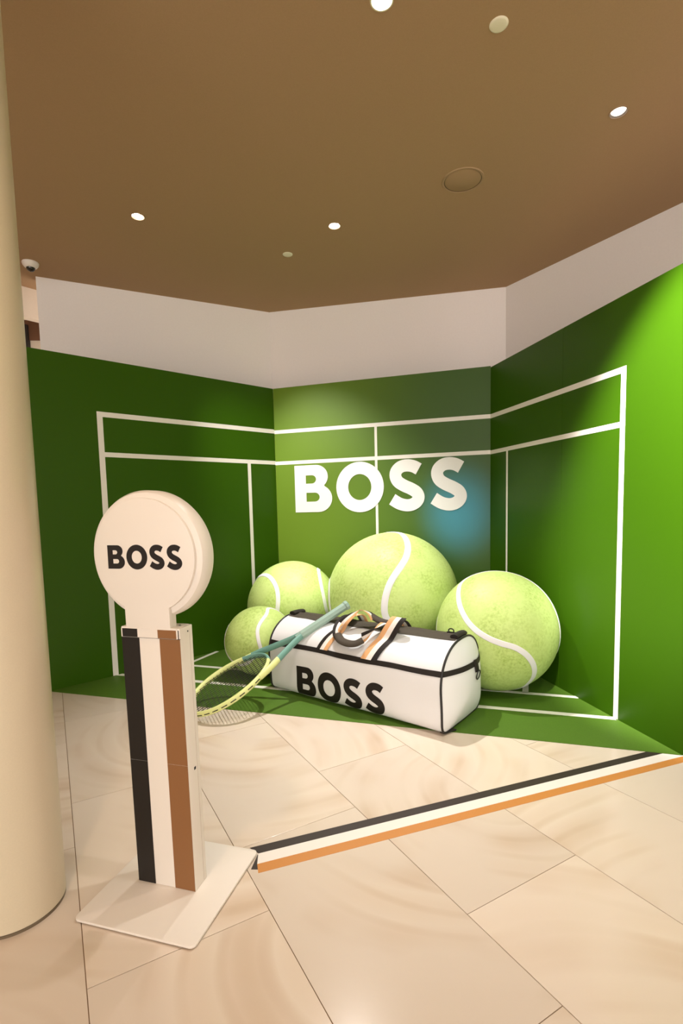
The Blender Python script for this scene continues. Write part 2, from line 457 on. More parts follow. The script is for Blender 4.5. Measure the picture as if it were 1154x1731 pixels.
# left wall
WL = empty('wall_left', mat=wall_frame(PL, (CLp[0]-PL[0], CLp[1]-PL[1])))
tag(WL, 'green wall panel on the left with white court lines', 'wall', kind='structure')
b = MB(); b.box((0.0, 0.0, 0.0), (LEN_L, T, WALL_H)); obj('panel', b.mesh('panel', M_green, bevel=0.002), WL)
b = MB(); b.box((-0.012, -0.004, 0.0), (0.0, T, WALL_H)); obj('panel_edge', b.mesh('panel_edge', M_edge, bevel=0.001), WL)
z1a, z1b, z2a, z2b = 2.318, 2.362, 1.972, 2.013
strip(WL, 'court_line', 0.524, LEN_L, z1a, z1b, M_line)
strip(WL, 'court_line', 0.572, LEN_L, z2a, z2b, M_line)
strip(WL, 'court_line', 0.524, 0.572, 0.003, z1a, M_line)
strip(WL, 'court_line', 2.055, 2.095, 0.003, z2a, M_line)
# middle wall
WC = empty('wall_back', mat=wall_frame(CLp, (CRp[0]-CLp[0], CRp[1]-CLp[1])))
tag(WC, 'green middle wall panel with white lettering and a soft blue spot', 'wall', kind='structure')
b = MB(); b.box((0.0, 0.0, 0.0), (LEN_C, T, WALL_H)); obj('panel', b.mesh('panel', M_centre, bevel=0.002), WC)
strip(WC, 'court_line', 0.0, LEN_C, z1a-0.006, z1b-0.010, M_line)
strip(WC, 'court_line', 0.0, LEN_C, z2a-0.006, z2b-0.008, M_line)
strip(WC, 'court_line', 1.160, 1.187, z2b-0.008, z1a-0.006, M_line)
strip(WC, 'court_line', 1.160, 1.187, 0.003, z2a-0.006, M_line)
for (ch, _), x0, x1 in zip(WORD, (0.234, 0.723, 1.309, 1.744), (0.672, 1.253, 1.683, 2.108)):
    w = glyph(ch)[1]
    me = glyph_mesh('letter', ch, 0.002, ((x1-x0)/w, 0.517))
    me.materials.clear(); me.materials.append(M_letterw)
    o = obj('letter', me, WC); o.location = (x0, -0.0045, 1.430); o.rotation_euler = (R(90), 0, 0)
# right wall, local x runs from the far corner towards the camera
WR = empty('wall_right', mat=wall_frame(CRp, (PR[0]-CRp[0], PR[1]-CRp[1])))
tag(WR, 'green wall panels on the right with white court lines', 'wall', kind='structure')
SEAM = LEN_R - 1.167
b = MB(); b.box((0.0, 0.0, 0.0), (SEAM-0.001, T, WALL_H-0.012)); obj('panel', b.mesh('panel', M_green, bevel=0.0015), WR)
b = MB(); b.box((SEAM+0.001, 0.0, 0.0), (LEN_R+0.45, T, WALL_H-0.012)); obj('panel', b.mesh('panel', M_green, bevel=0.0015), WR)
strip(WR, 'court_line', 0.0, LEN_R-0.515, z1a-0.008, z1b-0.012, M_line)
strip(WR, 'court_line', 0.0, LEN_R-0.560, z2a-0.008, z2b-0.012, M_line)
strip(WR, 'court_line', LEN_R-0.558, LEN_R-0.515, 0.003, z1a-0.008, M_line)
strip(WR, 'court_line', LEN_R-1.990, LEN_R-1.962, 0.003, z2a-0.008, M_line)

# white walls that stand behind the green panels and reach the ceiling
def plain_wall(name, p0, p1, z0, z1, m, label, th=0.10):
    d = (p1[0]-p0[0], p1[1]-p0[1]); L_ = math.hypot(*d)
    b = MB(); b.box((0,0,z0), (L_, th, z1))
    o = obj(name, b.mesh(name, m)); o.matrix_world = wall_frame(p0, d)
    return tag(o, label, 'wall', kind='structure')
U0, U1, U2, U3 = (-2.802, 5.028), (-0.756, 6.060), (1.758, 5.516), (2.618, 4.063)
U4 = (U2[0]+(U3[0]-U2[0])*1.9, U2[1]+(U3[1]-U2[1])*1.9)
plain_wall('wall_upper_left', U0, U1, 0, CEIL, M_upper, 'white painted wall above the left green panel')
plain_wall('wall_upper_back', U1, U2, 0, CEIL, M_upper, 'white painted wall above the middle green panel')
plain_wall('wall_upper_right', U2, U4, 0, CEIL, M_upper, 'white painted wall above the right green panels')
# the corridor seen through the gap beside the white wall
plain_wall('wall_soffit', (-3.55, 4.62), (-2.45, 5.96), 3.41, CEIL, M_cream, 'cream soffit seen in the gap beside the white wall', 0.08)
wc = plain_wall('wall_corridor', (-4.9, 5.95), (-2.9, 6.15), 0, CEIL, M_cream, 'pale corridor wall with brown band in the gap beside the column')
b = MB(); b.box((0.0, -0.02, 3.46), (2.0, 0.0, 3.68)); obj('brown_band', b.mesh('brown_band', M_brown), wc)
b = MB(); b.box((1.20, -0.06, 0.0), (1.40, 0.0, 3.62)); obj('dark_frame', b.mesh('dark_frame', M_dark), wc)
# rest of the shop around the photographer
plain_wall('wall_side_left', (-5.4, -4.9), (-5.4, 7.9), 0, CEIL, M_cream, 'cream shop wall far to the left')
plain_wall('wall_side_right', (5.4, 7.9), (5.4, -4.9), 0, CEIL, M_cream, 'cream shop wall far to the right')

# round column
CX, CY_, CR_ = -1.283, 1.854, 0.172
b = MB(); b.lathe([(CR_, 0.014), (CR_, CEIL)], 96)
colm = tag(obj('column', b.mesh('column', M_column, smooth=True)), 'round satin beige column at the left edge', 'column', kind='structure')
colm.location = (CX, CY_, 0)
b = MB(); b.lathe([(0.0, 0.0), (CR_-0.001, 0.0), (CR_-0.001, 0.009), (CR_-0.006, 0.0135), (0.0, 0.0135)], 96)
obj('base_ring', b.mesh('base_ring', M_colbase, smooth=True), colm)

# ------------------------------------------------------------------ green court mat on the floor
cmat = MB()
cmat.prism([(PL[0]+0.004, PL[1]+0.0), (PR[0]-0.003, PR[1]), (CRp[0]-0.002, CRp[1]-0.002), (CLp[0], CLp[1]-0.003)], 0.0003, 0.003)
MATO = tag(obj('court_mat', cmat.mesh('court_mat', M_matg)), 'green vinyl court mat with white lines covering the floor of the booth', 'floor mat')
def floor_line(p0, p1, w):
    a = Vector((p0[0], p0[1], 0)); c = Vector((p1[0], p1[1], 0)); d = (c-a).normalized(); n = Vector((-d.y, d.x, 0))*(w/2)
    b = MB(); b.prism([(q.x, q.y) for q in (a-n, c-n, c+n, a+n)], 0.003, 0.0042)
    return obj('court_line', b.mesh('court_line', M_matline), MATO)
floor_line((-2.085, 4.605), (1.845, 3.400), 0.050)
floor_line((-1.70, 4.895), (1.770, 3.795), 0.044)
floor_line((-1.530, 4.835), (-1.325, 5.285), 0.040)
floor_line((1.413, 3.915), (1.535, 4.240), 0.045)

# ------------------------------------------------------------------ floor tapes
def tape(name, poly, m, label, z=0.0012):
    b = MB(); b.prism(poly, 0.0002, z)
    return tag(obj(name, b.mesh(name, m)), label, 'floor tape', 'tapes marking the edge of the display')
tape('floor_tape', [(-0.436,2.151),(-0.39,2.113),(1.86,2.907),(1.779,2.933)], M_tape_k, 'black strip of tape on the stone floor, nearest the tennis display')
tape('floor_tape', [(-0.392,2.112),(-0.386,2.046),(1.937,2.863),(2.35,3.01),(2.33,3.06),(1.952,2.876),(1.86,2.907)], M_tape_w, 'white strip of tape on the stone floor, between black and tan tapes')
tape('floor_tape', [(-0.386,2.046),(-0.373,1.993),(1.909,2.800),(2.40,2.972),(2.38,3.02),(1.937,2.863)], M_tape_t, 'tan orange strip of tape on the stone floor, farthest from the tennis display')
tape('tape_end', [(-0.394,2.106),(-0.407,2.016),(-0.374,2.014),(-0.372,2.10)], M_tape_k, 'short black tape end under the corner of the sign base', 0.0008)

# ------------------------------------------------------------------ giant tennis balls
SEAMS = json.loads('''{"right":[[-0.374,-0.923,0.092],[-0.203,-0.979,0.03],[-0.025,-0.999,-0.023],[0.137,-0.982,-0.127],[0.258,-0.929,-0.264],[0.331,-0.852,-0.406],[0.361,-0.742,-0.565],[0.331,-0.611,-0.719],[0.296,-0.449,-0.843],[0.224,-0.281,-0.933],[0.102,-0.14,-0.985],[-0.043,-0.028,-0.999],[-0.201,0.053,-0.978],[-0.365,0.105,-0.925],[-0.529,0.135,-0.838],[-0.678,0.149,-0.719],[-0.803,0.158,-0.574],[-0.895,0.171,-0.412],[-0.95,0.2,-0.242],[-0.966,0.249,-0.071],[-0.941,0.324,0.095],[-0.872,0.423,0.247],[-0.757,0.536,0.373],[-0.604,0.651,0.459],[-0.431,0.755,0.494],[-0.257,0.84,0.479],[-0.096,0.904,0.417],[0.044,0.948,0.316],[0.165,0.969,0.183],[0.267,0.963,0.026],[0.353,0.925,-0.141],[0.425,0.853,-0.303],[0.49,0.749,-0.445],[0.554,0.621,-0.555],[0.621,0.471,-0.626],[0.693,0.305,-0.653],[0.767,0.127,-0.629],[0.833,-0.05,-0.551],[0.882,-0.21,-0.423],[0.906,-0.333,-0.261],[0.909,-0.408,-0.082],[0.895,-0.434,0.099],[0.868,-0.414,0.274],[0.825,-0.354,0.44],[0.764,-0.262,0.59],[0.678,-0.149,0.719],[0.568,-0.03,0.822],[0.435,0.078,0.897],[0.283,0.162,0.945],[0.113,0.213,0.971],[-0.07,0.224,0.972],[-0.263,0.205,0.943],[-0.459,0.164,0.873],[-0.604,0.016,0.796],[-0.678,-0.165,0.716],[-0.715,-0.316,0.624],[-0.723,-0.463,0.513],[-0.696,-0.595,0.401],[-0.636,-0.717,0.287],[-0.523,-0.833,0.178]],"big":[[0.966,-0.109,-0.233],[0.916,-0.142,-0.375],[0.847,-0.183,-0.499],[0.763,-0.243,-0.598],[0.667,-0.331,-0.668],[0.552,-0.452,-0.7],[0.413,-0.603,-0.682],[0.249,-0.762,-0.598],[0.081,-0.89,-0.448],[-0.066,-0.962,-0.264],[-0.188,-0.978,-0.087],[-0.202,-0.976,0.077],[-0.169,-0.957,0.235],[-0.116,-0.925,0.361],[-0.039,-0.88,0.474],[0.054,-0.809,0.585],[0.129,-0.719,0.683],[0.17,-0.608,0.776],[0.184,-0.501,0.846],[0.181,-0.391,0.902],[0.163,-0.255,0.953],[0.112,-0.05,0.992],[-0.025,0.151,0.988],[-0.221,0.308,0.925],[-0.402,0.424,0.812],[-0.554,0.477,0.683],[-0.675,0.475,0.564],[-0.775,0.429,0.465],[-0.857,0.347,0.381],[-0.921,0.235,0.309],[-0.96,0.085,0.266],[-0.966,-0.09,0.244],[-0.966,-0.21,0.148],[-0.965,-0.264,-0.013],[-0.94,-0.289,-0.184],[-0.888,-0.311,-0.338],[-0.804,-0.287,-0.521],[-0.674,-0.206,-0.709],[-0.507,-0.078,-0.859],[-0.334,0.072,-0.94],[-0.191,0.22,-0.957],[-0.093,0.356,-0.93],[-0.039,0.482,-0.875],[-0.02,0.602,-0.799],[-0.028,0.713,-0.701],[-0.05,0.81,-0.584],[-0.07,0.889,-0.453],[-0.074,0.946,-0.317],[-0.051,0.982,-0.181],[0.01,0.999,-0.047],[0.117,0.99,0.085],[0.272,0.939,0.211],[0.461,0.829,0.317],[0.646,0.661,0.381],[0.793,0.467,0.391],[0.89,0.29,0.352],[0.949,0.149,0.277],[0.983,0.046,0.176],[0.998,-0.025,0.053],[0.994,-0.074,-0.086]],"lup":[[0.806,-0.116,-0.581],[0.833,-0.268,-0.484],[0.836,-0.406,-0.368],[0.821,-0.521,-0.234],[0.785,-0.613,-0.089],[0.747,-0.661,0.072],[0.718,-0.653,0.24],[0.69,-0.61,0.389],[0.658,-0.534,0.531],[0.631,-0.421,0.652],[0.608,-0.279,0.743],[0.59,-0.115,0.799],[0.588,0.055,0.807],[0.583,0.229,0.78],[0.567,0.399,0.721],[0.537,0.556,0.634],[0.49,0.695,0.526],[0.422,0.811,0.406],[0.33,0.9,0.284],[0.215,0.962,0.17],[0.079,0.994,0.073],[-0.072,0.997,0.0],[-0.23,0.972,-0.041],[-0.387,0.921,-0.047],[-0.532,0.847,-0.018],[-0.656,0.753,0.043],[-0.753,0.645,0.132],[-0.817,0.524,0.239],[-0.847,0.395,0.356],[-0.842,0.258,0.473],[-0.806,0.116,0.581],[-0.747,-0.032,0.664],[-0.666,-0.183,0.723],[-0.564,-0.331,0.757],[-0.465,-0.47,0.75],[-0.373,-0.607,0.702],[-0.293,-0.733,0.614],[-0.239,-0.83,0.504],[-0.213,-0.909,0.358],[-0.218,-0.954,0.204],[-0.241,-0.97,0.043],[-0.276,-0.953,-0.126],[-0.336,-0.899,-0.28],[-0.406,-0.813,-0.418],[-0.476,-0.697,-0.536],[-0.537,-0.556,-0.634],[-0.581,-0.397,-0.711],[-0.599,-0.227,-0.768],[-0.586,-0.054,-0.808],[-0.54,0.111,-0.835],[-0.459,0.26,-0.85],[-0.347,0.383,-0.856],[-0.208,0.474,-0.856],[-0.052,0.525,-0.849],[0.113,0.534,-0.838],[0.276,0.501,-0.82],[0.428,0.428,-0.796],[0.561,0.321,-0.763],[0.67,0.189,-0.718],[0.752,0.04,-0.658]],"llo":[[0.097,-0.844,0.528],[0.145,-0.737,0.66],[0.219,-0.603,0.767],[0.282,-0.453,0.845],[0.301,-0.295,0.907],[0.289,-0.127,0.949],[0.335,0.032,0.942],[0.44,0.153,0.885],[0.542,0.257,0.8],[0.641,0.334,0.691],[0.738,0.374,0.562],[0.826,0.376,0.421],[0.899,0.343,0.272],[0.952,0.28,0.12],[0.981,0.194,-0.032],[0.979,0.094,-0.18],[0.946,-0.009,-0.323],[0.883,-0.104,-0.458],[0.792,-0.181,-0.583],[0.678,-0.232,-0.697],[0.547,-0.25,-0.799],[0.406,-0.233,-0.884],[0.263,-0.18,-0.948],[0.128,-0.092,-0.988],[0.009,0.022,-1.0],[-0.086,0.157,-0.984],[-0.153,0.304,-0.94],[-0.192,0.453,-0.871],[-0.205,0.597,-0.776],[-0.197,0.728,-0.657],[-0.175,0.837,-0.518],[-0.148,0.921,-0.361],[-0.123,0.973,-0.194],[-0.111,0.994,-0.023],[-0.116,0.983,0.146],[-0.144,0.941,0.305],[-0.196,0.873,0.446],[-0.272,0.781,0.562],[-0.366,0.672,0.644],[-0.473,0.553,0.686],[-0.585,0.431,0.687],[-0.695,0.312,0.648],[-0.796,0.2,0.572],[-0.881,0.095,0.463],[-0.944,-0.002,0.33],[-0.979,-0.094,0.18],[-0.984,-0.178,0.022],[-0.958,-0.248,-0.141],[-0.897,-0.354,-0.266],[-0.807,-0.472,-0.355],[-0.706,-0.566,-0.425],[-0.58,-0.659,-0.48],[-0.44,-0.75,-0.494],[-0.304,-0.836,-0.456],[-0.177,-0.909,-0.378],[-0.065,-0.962,-0.267],[0.056,-0.989,-0.138],[0.175,-0.985,0.002],[0.141,-0.972,0.187],[0.104,-0.924,0.368]]}''')
def tennis_ball(key, c, r, label):
    b = MB(); n1, n2 = 72, 36
    prof = [(r*math.sin(math.pi*j/n2), -r*math.cos(math.pi*j/n2)) for j in range(n2+1)]
    b.lathe(prof, n1)
    o = tag(obj('giant_tennis_ball', b.mesh('giant_tennis_ball', M_ball, smooth=True)), label, 'tennis ball', 'giant tennis balls in the corner of the booth')
    o.location = (c[0], c[1], r+0.0075)
    P = [p.normalized() for p in catmull(SEAMS[key], 4, True)]
    w = 0.0215*(r/0.47)**0.75 if key != 'big' else 0.0285
    s = MB(); vs = []; m = len(P)
    rows = [(-1.0, 0.0005), (-0.85, 0.0035), (-0.3, 0.0042), (0.3, 0.0042), (0.85, 0.0035), (1.0, 0.0005)]
    for i, p in enumerate(P):
        t = (P[(i+1)%m]-P[i-1]).normalized(); sd = p.cross(t).normalized()
        for k, h in rows: vs.append(((p*r + sd*w*k).normalized())*(r+h))
    nr = len(rows)
    s.add(vs, [(i*nr+k, ((i+1)%m)*nr+k, ((i+1)%m)*nr+k+1, i*nr+k+1) for i in range(m) for k in range(nr-1)])
    obj('seam', s.mesh('seam', M_seam, smooth=True), o)
    return o
tennis_ball('big', (0.4701, 4.8141), 0.6144, 'largest giant tennis ball, behind the white bag against the middle wall')
tennis_ball('right', (1.2225, 4.0406), 0.4703, 'giant tennis ball right of the bag, against the right wall')
tennis_ball('lup', (-0.5126, 5.2477), 0.466, 'giant tennis ball at the left corner, behind the smallest ball')
tennis_ball('llo', (-0.751, 4.5196), 0.3051, 'smallest giant tennis ball, behind the racket head')

# ------------------------------------------------------------------ sign stand
KX = Vector((0.96121, -0.27580, 0)); KY = Vector((0.27580, 0.96121, 0))
km = Matrix((KX, KY, Vector((0,0,1)))).transposed().to_4x4(); km.translation = Vector((-0.7057, 1.9385, 0))
SIGN = empty('sign_stand', mat=km)
tag(SIGN, 'white lollipop sign stand with round head and black and tan stripes on a square base', 'sign stand')
lean = lambda p: (p[0]-0.0108*max(0, p[2]-0.014), p[1], p[2])
def rrect(x0, y0, x1, y1, r, n=6):
    return arc(x1-r, y0+r, r, r, -90, 0, n)+arc(x1-r, y1-r, r, r, 0, 90, n)+arc(x0+r, y1-r, r, r, 90, 180, n)+arc(x0+r, y0+r, r, r, 180, 270, n)
b = MB(); b.prism(rrect(-0.249, -0.255, 0.253, 0.256, 0.022), 0.005, 0.0145)
base = obj('base_plate', b.mesh('base_plate', M_signw, bevel=0.0025, smooth=True), SIGN)
for fx, fy in ((-0.2, -0.2), (0.2, -0.2), (0.2, 0.2), (-0.2, 0.2)):
    b = MB(); b.lathe([(0,0),(0.02,0),(0.02,0.0055),(0,0.0055)], 16, org=(fx, fy, 0)); obj('foot', b.mesh('foot', M_rub), base)
BX0, BX1, BY0, BY1, BT = -0.138, 0.120, -0.0275, 0.056, 1.055
b = MB(); b.box((BX0, BY0, 0.0145), (BX1, BY1, BT)); body = obj('body', b.mesh('body', M_signw, bevel=0.003, fn=lean, smooth=True), SIGN)
b = MB(); b.box((BX0+0.006, BY0-0.003, 1.0475), (BX1-0.012, BY1-0.004, 1.0565))
obj('top_lid', b.mesh('top_lid', M_signw, bevel=0.001, fn=lean), SIGN)
W_ = BX1-BX0
xs = [BX0+0.001, BX0+0.308*W_, BX0+0.655*W_, BX1-0.001]
for z0, z1 in ((0.016, 0.5225), (0.5235, 1.0135)):
    for i, mt, nm in ((0, M_signk, 'black_stripe'), (2, M_signt, 'tan_stripe')):
        b = MB(); b.box((xs[i], BY0-0.0010, z0), (xs[i+1], BY0+0.0005, z1))
        tag(obj(nm, b.mesh(nm, mt, fn=lean), SIGN), {'black_stripe': 'black stripe', 'tan_stripe': 'tan stripe'}[nm])
b = MB(); b.box((BX0+0.004, BY0-0.006, 1.0165), (BX1-0.007, BY0+0.001, 1.0505))
cap = obj('stripe_cap', b.mesh('stripe_cap', M_signw, bevel=0.001, fn=lean), SIGN)
xc = [BX0+0.010, BX0+0.298*W_, BX0+0.645*W_, BX1-0.012]
for i, mt, nm in ((0, M_signk, 'black_stripe'), (2, M_signt, 'tan_stripe')):
    b = MB(); b.box((xc[i], BY0-0.0068, 1.0175), (xc[i+1], BY0-0.0055, 1.0495)); obj(nm, b.mesh(nm, mt, fn=lean), cap)
b = MB(); b.box((BX0+0.002, BY0-0.0012, 1.0140), (BX1+0.0004, BY0+0.001, 1.0163)); obj('joint', b.mesh('joint', M_signk, fn=lean), SIGN)
b = MB(); b.box((BX1-0.0065, BY0-0.0016, 1.017), (BX1-0.0045, BY0+0.001, 1.048)); obj('slot', b.mesh('slot', M_signk, fn=lean), SIGN)
b = MB(); b.box((BX1-0.0005, 0.012, 0.488), (BX1+0.0008, 0.024, 0.499)); obj('socket', b.mesh('socket', M_rub, fn=lean), SIGN)
b = MB(); b.box((BX1-0.0005, 0.0345, 0.02), (BX1+0.0005, 0.036, 1.04)); obj('side_seam', b.mesh('side_seam', mat('sign_seam', (0.55, 0.47, 0.40), 0.5), fn=lean), SIGN)
for sx, sy, sz in ((BX1, 0.024, 1.035),):
    b = MB(); b.lathe([(0,0.0),(0.0032,0.0),(0.0032,0.0012),(0,0.0012)], 12, axis='x', org=(sx, sy, sz)); obj('screw', b.mesh('screw', M_steel, fn=lean), SIGN)
b = MB(); b.lathe([(0,0.0),(0.0045,0.0),(0.0045,0.0015),(0,0.0015)], 14, org=(BX1-0.03, 0.02, 1.0562)); obj('screw', b.mesh('screw', M_steel, fn=lean), SIGN)
# head: thick disc, with a flat face plate whose neck runs down into the body
HXc, HZ = -0.0145, 1.327
b = MB(); y0, y1, RR = BY0+0.010, BY0+0.098, 0.246
prof = [(0.0, -y0), (RR-0.022, -y0), (RR-0.008, -(y0+0.006)), (RR, -(y0+0.022)), (RR, -(y1-0.02)), (RR-0.006, -(y1-0.006)), (RR-0.02, -y1), (0.0, -y1)]
b.lathe(prof, 96, axis='y', org=(HXc, 0, HZ))
head = obj('sign_head', b.mesh('sign_head', M_signw, smooth=True, fn=lean, auto=R(30)), SIGN)
rf, nk = 0.217, 0.097
ang = math.degrees(math.asin(nk/rf))
poly = [(x+HXc, z) for x, z in arc(0, HZ, rf, rf, -90+ang, 270-ang, 90)] + [(HXc-nk, 1.035), (HXc+nk, 1.035)]
b = MB(); n = len(poly)
b.add([(x, BY0-0.004, z) for x, z in poly]+[(x, BY0+0.012, z) for x, z in poly],
      [tuple(range(n)), tuple(range(n, 2*n))]+[(i, (i+1)%n, n+(i+1)%n, n+i) for i in range(n)])
face = obj('face_plate', b.mesh('face_plate', M_signw, fn=lean, bevel=0.0015, smooth=True), SIGN)
b = MB(); b.box((HXc-nk+0.001, BY0+0.008, 1.05), (HXc+nk-0.001, BY0+0.040, 1.13)); obj('neck', b.mesh('neck', M_signw, fn=lean, bevel=0.002), SIGN)
cap_h = 0.0900
for ch, pen in WORD:
    me = glyph_mesh('letter', ch, 0.0006, (cap_h, cap_h)); me.materials.clear(); me.materials.append(M_black)
    o = obj('letter', me, SIGN); o.location = (-0.0108*1.31-0.0100-3.585*cap_h/2 + pen*cap_h, BY0-0.0046, 1.2785); o.rotation_euler = (R(90), 0, 0)

# ------------------------------------------------------------------ duffel bag
BAX = Vector((0.79391, -0.60804, 0)); BAN = Vector((0.60804, 0.79391, 0))
bm_ = Matrix((BAX, BAN, Vector((0,0,1)))).transposed().to_4x4(); bm_.translation = Vector((-0.5165, 4.0604, 0.0048))
BAG = empty('duffel_bag', mat=bm_)
tag(BAG, 'oversized white duffel bag with black trim and striped handles in front of the balls', 'duffel bag')
U_0, U_1, VC, ZC = -0.11, 1.43, 0.315, 0.275
HW, HB, HT, NB, NT = 0.325, 0.275, 0.305, 8.0, 2.4
BULGE = (0.035, 0.085)
def bdeform(p):
    u, v, z = p
    a = noise.noise_vector(Vector((u*2.3, v*2.3, z*2.6)) + Vector((3.1, 7.7, 1.3)))
    c = noise.noise_vector(Vector((u*6.0, v*6.0, z*5.0)) + Vector((9.1, 2.7, 4.3)))
    k = min(1.0, max(0.0, z/0.08))
    edge = max(0.0, 1-abs(u-U_0)/0.35)              # the left end is slack
    q = Vector((u, v, z)) + Vector((a.x*0.010, a.y*0.012*(1+edge), a.z*0.008*k)) + Vector((c.x*0.003, c.y*0.0045*(1+2*edge), c.z*0.003*k))
    # canvas sags a little between the ends
    q.z -= 0.014*k*max(0.0, math.sin(math.pi*min(1, max(0, (u-U_0)/(U_1-U_0)))))*max(0.0, (z-0.3)/0.3)
    return (q.x, q.y, max(q.z, 0.0))
def half(v_side, u):
    w = HW
    if v_side > 0:                                   # narrower towards both ends on the far side
        e = min(abs(u-U_0), abs(u-U_1)); w -= 0.035*max(0.0, 1-e/0.35)
    return w
def _unit(th):
    c, s_ = math.cos(th), math.sin(th); n_ = NT if s_ >= 0 else NB
    return (math.copysign(abs(c)**(2/n_), c), math.copysign(abs(s_)**(2/n_), s_))
_dense = [_unit(2*math.pi*(i+0.5)/24000) for i in range(24000)]
_len = [0.0]
for _a, _b in zip(_dense, _dense[1:]+_dense[:1]): _len.append(_len[-1]+math.hypot((_b[0]-_a[0])*HW, (_b[1]-_a[1])*0.29))
def even_section(n):
    """n points spread evenly along the bag's cross-section"""
    out = []; j_ = 0
    for k in range(n):
        t = _len[-1]*k/n
        while _len[j_+1] < t: j_ += 1
        out.append(_dense[j_ % 24000])
    return out
def sect(u, cz):
    c, z = cz
    return (u, VC + half(c, u)*c, ZC + (HT if z >= 0 else HB)*z)
def level(v, z, u):
    n_ = NT if z >= ZC else NB; h = HT if z >= ZC else HB
    w = half(1 if v > VC else -1, u)
    return ((abs(v-VC)/w)**n_ + (abs(z-ZC)/h)**n_)**(1/n_)
def u_right(v, z): return U_1 + BULGE[1]*(1-min(1, level(v, z, U_1))**2.2)
def v_front(z, off=0.0):
    n_ = NT if z >= ZC else NB; h = HT if z >= ZC else HB
    return VC - HW*max(0.0, 1-(abs(z-ZC)/h)**n_)**(1/n_) - off
def z_top(v, off=0.0, u=0.6):
    w = half(1 if v > VC else -1, u)
    return ZC + HT*max(0.0, 1-(abs(v-VC)/w)**NT)**(1/NT) + off
NS, NTH = 60, 120
SEC = even_section(NTH)
b = MB(); vs = []; fs = []
for i in range(NS+1):
    u = U_0+(U_1-U_0)*i/NS
    for k in range(NTH): vs.append(sect(u, SEC[k]))
for i in range(NS):
    for k in range(NTH): fs.append((i*NTH+k, (i+1)*NTH+k, (i+1)*NTH+(k+1)%NTH, i*NTH+(k+1)%NTH))
b.add(vs, fs)
obj('body', b.mesh('body', M_bag, smooth=True, fn=bdeform), BAG)
def end_panel(u_e, sgn, bul):
    b = MB(); vs = []; fs = []; rings = [1.0, 0.97, 0.92, 0.85, 0.75, 0.62, 0.48, 0.33, 0.17, 0.0]
    for s in rings:
        for k in range(NTH):
            _, v, z = sect(u_e, SEC[k])
            vs.append((u_e+sgn*bul*(1-s**2.2), VC+(v-VC)*s, ZC+(z-ZC)*s))
    for j in range(len(rings)-1):
        for k in range(NTH): fs.append((j*NTH+k, j*NTH+(k+1)%NTH, (j+1)*NTH+(k+1)%NTH, (j+1)*NTH+k))
    b.add(vs, fs); return b
obj('end_panel', end_panel(U_1, 1, BULGE[1]).mesh('end_panel', M_bag, smooth=True, fn=bdeform), BAG)
obj('end_panel', end_panel(U_0, -1, BULGE[0]).mesh('end_panel', M_bag, smooth=True, fn=bdeform), BAG)
for ue in (U_0, U_1):
    b = MB(); ring = [Vector(bdeform(sect(ue, q))) for q in even_section(120)]
    for q in ring: q.z = max(q.z, 0.005)
    b.tube(ring, 0.0080, 8, closed=True); obj('piping', b.mesh('piping', M_pipe, smooth=True), BAG)
# black webbing round the middle of the bag
b = MB(); rows = []
zb0, zb1 = 0.384, 0.420
for i in range(61):
    u = U_0+(U_1-U_0)*i/60
    rows.append([(u, v_front(z, 0.0045), z) for z in (zb0, (zb0+zb1)/2, zb1)])
for i in range(1, 25):
    f = i/24; row = []
    for z in (zb0, (zb0+zb1)/2, zb1):
        va, vb = v_front(z), 2*VC-v_front(z)-0.03
        v = va+(vb-va)*f
        row.append((u_right(v, z)+0.0045, v, z))
    rows.append(row)
vs = [p for r_ in rows for p in r_]
b.add(vs, [(i*3+k, (i+1)*3+k, (i+1)*3+k+1, i*3+k+1) for i in range(len(rows)-1) for k in range(2)])
obj('webbing', b.mesh('webbing', M_webk, smooth=True, fn=bdeform), BAG)
# zip flap along the top
b = MB(); NV = 8; v0, v1 = 0.215, 0.425; vs = []
for i in range(81):
    u = U_0+0.015+(U_1-U_0-0.03)*i/80
    wob = 0.010*noise.noise(Vector((u*5.0, 0.3, 0)))
    for k in range(NV+1):
        v = v0+(v1-v0)*k/NV + wob
        r_ = 0.010*max(0.0, 1-abs(k-NV/2)/1.2)
        vs.append((u, v, z_top(v, 0.005+r_+0.006*noise.noise(Vector((u*7, v*9, 2.2))), u)))
b.add(vs, [(i*(NV+1)+k, (i+1)*(NV+1)+k, (i+1)*(NV+1)+k+1, i*(NV+1)+k+1) for i in range(80) for k in range(NV)])
obj('zip_flap', b.mesh('zip_flap', M_webg, smooth=True, fn=bdeform), BAG)
def rolled_tab(u, ln=0.15):
    b = MB(); path = []
    for k in range(7):
        v = 0.32-ln/2+ln*k/6
        p = bdeform((u, v, z_top(v, 0.016, u))); path.append(p)
    b.tube(path, [(0.030, 0.018)]*7, 14); return obj('end_tab', b.mesh('end_tab', M_webk, smooth=True), BAG)
rolled_tab(U_0+0.03); rolled_tab(U_1-0.035)
# zip pull near the right tab
zp = Vector(bdeform((1.325, 0.35, z_top(0.35, 0.028, 1.3)))); b = MB()
b.tube([zp+Vector((0.020*math.cos(a*math.pi/6), 0.0, 0.014*math.sin(a*math.pi/6))) for a in range(12)], 0.0045, 6, closed=True)
b.box((zp.x-0.03, zp.y-0.008, zp.z-0.02), (zp.x+0.03, zp.y+0.008, zp.z-0.008)); obj('zip_pull', b.mesh('zip_pull', M_steel, smooth=True), BAG)
